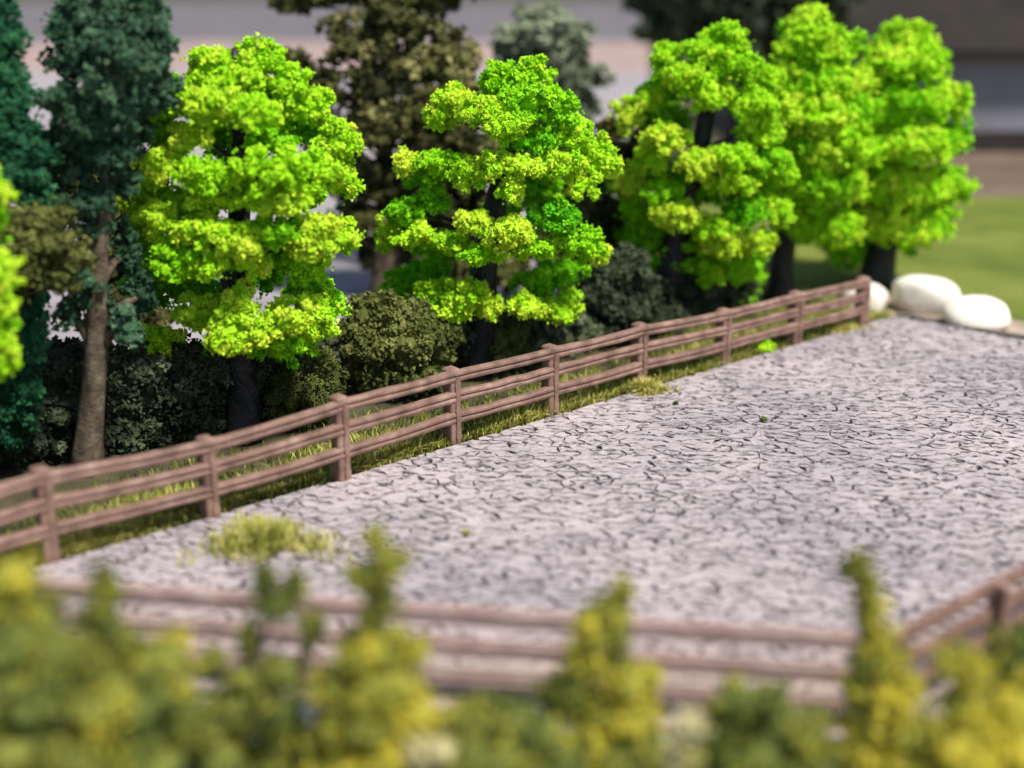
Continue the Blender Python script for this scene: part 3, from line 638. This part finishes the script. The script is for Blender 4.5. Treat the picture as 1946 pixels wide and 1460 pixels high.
# ------------------------------------------------------------------ grass
def blades(P0, Ln, lean, wd, tint):
    n = len(P0); az = rng.uniform(0, 2*np.pi, n); d = np.stack([np.cos(az), np.sin(az), np.zeros(n)], 1)
    sdv = np.stack([-np.sin(az), np.cos(az), np.zeros(n)], 1); up = np.array([0, 0, 1.0])
    def at(s): return P0 + d*(Ln*lean*s**1.3)[:, None] + up*(Ln*np.sqrt(np.maximum(.05, 1-(lean*s)**2*.9))*s)[:, None]
    a0, a1, a2 = at(np.zeros(n)), at(np.full(n, .5)), at(np.ones(n)); w_ = (sdv*wd[:, None])
    Vv = np.stack([a0-w_, a0+w_, a1-w_*.8, a1+w_*.8, a2], 1)
    T = np.array([[0, 1, 3], [0, 3, 2], [2, 3, 4]])[None] + (np.arange(n)*5)[:, None, None]
    return Vv.reshape(-1, 3), T.reshape(-1, 3), np.repeat(tint, 5)
def strip(n, a_, b_, width, bias, hmin, hmax, tmean=.5, inset=.0):
    s = rng.random(n); q = rng.random(n)**bias * width + inset
    A, B = np.array(a_), np.array(b_); Nn = -np.array(nrm)
    Pp = A + (B-A)*s[:, None] + Nn*q[:, None]; Pp[:, 2] = -.055
    Pp[:, :2] += rng.normal(0, .03, (n, 2))
    patch = .18*np.sin(Pp[:, 0]*2.1) + .12*np.sin(Pp[:, 1]*3.7+1)
    return blades(Pp, rng.uniform(hmin, hmax, n)*(1+patch), rng.uniform(.2, .95, n), rng.uniform(.008, .016, n), tmean + patch*.5 + rng.normal(0, .2, n))
sd_ = strip(380, LE0 - u*3, edge_b, .4, 1, .3, .6, .95, .1)
gv = [sd_, strip(26000, LE0 - u*4, edge_b - u*.3, .80, 1.1, .10, .34, .58, .09), strip(6000, LE0 - u*4, edge_b, 1.5, 1.0, .08, .22, .35, .5), strip(4500, LE0 - u*4, edge_b, .2, 1, .14, .32, .8, .06)]
off = 0; VV, TT, CC = [], [], []
for v, t_, c in gv: VV.append(v); TT.append(t_+off); CC.append(c); off += len(v)
o = link('grass', trimesh('grass', np.concatenate(VV), np.concatenate(TT), np.concatenate(CC)), M['grass']); tag(o, 'yellow green static grass growing along the foot of the long fence', 'grass', kind='stuff')
def tuft(px, py, rx, ry, n, label, hmax=.4, tm=.6):
    c = W(px, py); t_ = proj((c.x, c.y, 0))[2]; ax_ = rx/F*t_; ay_ = ry/F*t_/.34
    an = rng.uniform(0, 2*np.pi, n); rr = np.clip(np.abs(rng.normal(0, .45, n)), 0, .95) * (1 + .35*np.sin(3*an+px) + .25*np.sin(7*an)); Pp = np.stack([c.x+np.cos(an)*rr*ax_, c.y+np.sin(an)*rr*ay_, np.full(n, .01)], 1)
    V, T, C = blades(Pp, rng.uniform(.12, hmax, n)*(1.15-.5*rr), rng.uniform(.25, 1, n), rng.uniform(.008, .018, n), tm + rng.normal(0, .2, n))
    Vl = V - np.array([c.x, c.y, 0]); o = link('grass_tuft', trimesh('grass_tuft', Vl, T, C), M['grass']); o.location = (c.x, c.y, 0)
    return tag(o, label, 'grass tuft', 'grass tufts on the edge of the lot')
tuft(505, 1040, 150, 34, 2000, 'wide yellow green grass tuft on the paving in front of the second post', .40, .72)
tuft(1225, 748, 52, 9, 1500, 'flat straw coloured grass tuft at the foot of the sixth post', .3, .85)
tuft(1590, 630, 60, 8, 1500, 'thin straw coloured grass tuft before the last post at the far end of the fence', .2, .9)
cb, ct = P(1450, 662, W(1450, 672).y), 0
V, T, C = mass([(tuple(cb[0]), (.17, .15, .12), .75), (tuple(cb[0]+Vector((.05, .05, .05))), (.1, .1, .1), .6)], .06, 1); 
o = link('foliage_scrap', trimesh('foliage_scrap', V, T, C), M['lime']); tag(o, 'small lime green scrap of foliage lying under the fence near the far posts', 'foliage')

def scrap(px, py, r, mat, tt, label):
    c = W(px, py, .05); V, T, C = mass([((0, 0, 0), (r, r*.8, r*.6), tt)], r*.7, .8, sub=r*.5)
    o = link('foliage_scrap', trimesh('foliage_scrap', V, T, C), M[mat]); o.location = c + Vector((0, 0, r*.4)); tag(o, label, 'foliage')
scrap(886, 1015, .045, 'cream', .1, 'tiny tan crumb lying alone on the paving in front of the long fence')
scrap(1451, 800, .05, 'olive_green', .5, 'tiny dark olive crumb lying on the paving at right of centre')
scrap(1284, 768, .035, 'olive_green', .3, 'tiny dark speck of foliage on the paving beside the straw coloured tuft')
# ------------------------------------------------------------------ blurred shrubs in the foreground
def fshrub(label, Y, cl, mat='shrub', size=.15, dens=2.6):
    Y += 1.3
    g = Vector((P(sum(c[0] for c in cl)/len(cl), 1400, Y)[0].x, Y, -.06))
    cl = [c[:5] + (min(1, c[5]*.85 + .17),) for c in cl]
    px, py, _ = proj((g.x, g.y, 0))
    top = min(cl, key=lambda c: c[1])
    return tree('foreground_shrub', label, 'shrub', (px, py), (top[0], top[1]+25), cl, M[mat], M['brown_bark'], .06, size, dens, leaves,
                'blurred shrubs in the foreground', .72, .2, .17, 10, 0, None, 1.1, .95, g, .03)
fshrub('large mid green shrub filling the lower left corner', 10.2, [(205,1110,22,40,0,.3),(190,1170,40,40,0,.25),(30,1100,44,40,0,.75),(60,1170,60,50,.1,.35),(20,1230,70,60,-.2,.3),(120,1250,80,60,-.2,.3),(220,1240,50,44,0,.35),(300,1260,60,50,0,.5),
  (60,1330,90,60,-.4,.25),(180,1340,80,60,-.4,.5),(280,1350,80,60,-.2,.25),(30,1420,90,60,-.5,.45),(150,1440,90,60,-.5,.3),(270,1440,90,60,-.4,.35),(-60,1200,80,120,0,.7),(-60,1380,80,100,0,.5),(360,1400,60,60,-.1,.35),(160,1530,120,60,0,.3),(10,1530,100,60,0,.3)])
fshrub('dark green shrub with a thin grey green tip left of the yellow green one', 10.8, [(505,1100,24,30,0,.15),(520,1150,36,34,0,.12),(560,1110,16,40,.1,.25),(470,1210,16,30,0,.3),(590,1200,24,34,0,.35),(480,1290,44,36,0,.4),(540,1280,40,36,0,.35),(440,1350,60,50,0,.4),(530,1370,60,50,-.2,.25),
  (420,1440,70,50,-.2,.35),(530,1450,70,50,-.2,.35),(470,1530,90,50,0,.3),(400,1260,30,24,0,.4)])
fshrub('tall yellow green shrub with curled tip before the left half of the near fence', 10.4, [(715,1025,22,30,0,.55),(745,1070,28,34,0,.55),(700,1110,34,32,0,.5),(680,1090,26,20,0,.45),(735,1140,24,36,0,.4),(700,1180,26,30,0,.35),(730,1230,50,40,0,.65),(680,1250,50,40,0,.6),(790,1240,34,30,0,.7),
  (650,1310,60,46,0,.55),(730,1310,60,46,-.2,.65),(790,1360,50,46,-.2,.85),(690,1380,70,50,-.2,.55),(620,1400,60,50,0,.4),(760,1430,70,40,-.3,.9),(660,1450,70,40,-.2,.8),(830,1400,40,30,0,.8),(700,1530,120,60,0,.6)])
fshrub('yellow olive shrub with pointed tip before the middle of the near fence', 10.8, [(1185,1125,14,26,0,.5),(1150,1165,34,30,0,.6),(1120,1200,40,34,0,.75),(1165,1210,26,44,0,.4),(1110,1260,50,34,0,.75),(1090,1310,56,36,0,.25),(1180,1290,50,40,0,.65),(1220,1300,34,44,0,.85),(1060,1330,40,34,0,.3),
  (1140,1350,70,36,0,.6),(1200,1370,50,40,-.2,.75),(1130,1410,60,34,-.2,.9),(1180,1440,70,40,-.2,.4),(1230,1440,50,40,0,.5),(1150,1530,110,60,0,.6)])
fshrub('low green shrub at the bottom edge between two taller yellow ones', 10.0, [(900,1370,60,36,0,.35),(970,1370,60,40,0,.28),(1020,1400,60,40,0,.25),(930,1430,80,46,-.2,.35),(1040,1450,80,44,-.1,.25),(860,1450,60,40,0,.35),(960,1520,120,50,0,.3)])
fshrub('mid green rounded shrub at the bottom edge left of the tall yellow column', 10.3, [(1400,1330,44,34,0,.3),(1450,1340,50,36,0,.25),(1390,1390,50,44,0,.2),(1470,1390,60,44,0,.25),(1520,1380,44,44,0,.35),(1430,1440,80,44,-.2,.25),(1530,1440,60,44,0,.3),(1350,1440,50,40,0,.35),(1440,1520,110,50,0,.25)])
fshrub('slim yellow columnar shrub standing before the corner of the two near fences', 10.9, [(1635,1075,26,26,0,.4),(1610,1080,16,14,0,.3),(1650,1120,24,34,0,.6),(1655,1170,24,34,0,.8),(1660,1220,30,34,0,.8),(1640,1260,32,34,0,.45),(1625,1310,30,40,0,.4),(1690,1260,34,26,0,.7),
  (1680,1330,44,34,0,.85),(1720,1310,34,28,0,.8),(1650,1380,50,36,0,.85),(1710,1390,50,40,0,.7),(1640,1430,54,34,0,.9),(1700,1450,60,34,0,.8),(1670,1530,90,50,0,.8)])
fshrub('bushy bright yellow shrub in the lower right corner', 9.8, [(1810,1260,34,34,0,.75),(1850,1290,34,40,0,.75),(1830,1340,50,34,0,.45),(1790,1400,50,44,0,.3),(1880,1380,54,44,-.2,.95),(1930,1360,44,50,-.2,.9),(1850,1430,70,44,-.3,1.),(1930,1430,60,44,-.3,.95),(1770,1450,50,34,0,.8),(1870,1520,120,50,0,.8)])
fshrub('fresh green shrub with fine tips at the right edge below the right fence', 11.0, [(1910,1250,36,30,0,.3),(1945,1220,30,34,0,.25),(1930,1290,50,34,0,.35),(1880,1300,34,30,0,.3),(1960,1330,50,60,0,.3),(1880,1400,60,60,.1,.3),(1930,1480,80,60,0,.3)])
def creamy(label, cl, Y):
    Y += 1.3
    g = Vector((P(cl[0][0], 1400, Y)[0].x, Y, -.06)); px, py, _ = proj((g.x, g.y, 0))
    tree('cream_flower_tuft', label, 'plant', (px, py), (cl[0][0], cl[0][1]), cl, M['cream'], M['brown_bark'], .03, .12, 1, leaves, 'cream tufts in the foreground', .5, .16, .15, 2, 0, None, 1, .9, g, .02, 'flower_head')
creamy('pale cream tuft at the bottom edge right of the yellow green shrub', [(840,1425,44,34,0,.9),(800,1445,40,26,0,.7),(870,1450,34,24,0,.6)], 9.8)
creamy('pale yellow tuft between the pointed olive shrub and the rounded green one', [(1310,1380,36,26,0,.9),(1290,1410,34,34,0,.4),(1300,1450,34,34,0,.1)], 10.0)

# ------------------------------------------------------------------ grey building far behind on the right
gb = P(1900, 285, W(1900, 285).y)[0]; Yb = gb.y
xl = P(1560, 285, Yb)[0].x; xr = P(2350, 285, Yb)[0].x; ztop = P(1900, 92, Yb)[0].z
bl = empty('low_building', (xl, Yb, -.06), 'low grey walled building with a dark roof, far behind at the right edge', 'building')
def bpart(name, x0, x1, y0, y1, z0, z1, mat, parent=bl):
    V, Fs = boxgeo(x0, x1, y0, y1, z0, z1); return link(name, pymesh(name, V, Fs), mat, parent)
bpart('plinth', xl-.1, xr+.1, Yb-.12, Yb+9.1, -.06, .62, M['plinth'])
bpart('wall', xl, xr, Yb, Yb+9, .62, ztop, M['greywall'])
V = [(xl-.6, Yb-.7, ztop), (xr+.6, Yb-.7, ztop), (xr+.6, Yb+4.5, ztop+4.6), (xl-.6, Yb+4.5, ztop+4.6), (xl-.6, Yb+9.7, ztop), (xr+.6, Yb+9.7, ztop)]
V += [(x, y, z-.25) for x, y, z in V]
Fs = [(0, 1, 2, 3), (3, 2, 5, 4), (6, 9, 8, 7), (9, 10, 11, 8), (0, 6, 7, 1), (4, 5, 11, 10), (0, 3, 9, 6), (3, 4, 10, 9), (1, 7, 8, 2), (2, 8, 11, 5)]
link('roof', pymesh('roof', V, Fs), M['roof'], bl)
print('tris', sum(sum(len(p.vertices)-2 for p in o.data.polygons) if len(o.data.polygons) < 2000 else len(o.data.polygons) for o in sc.objects if o.type == 'MESH'))
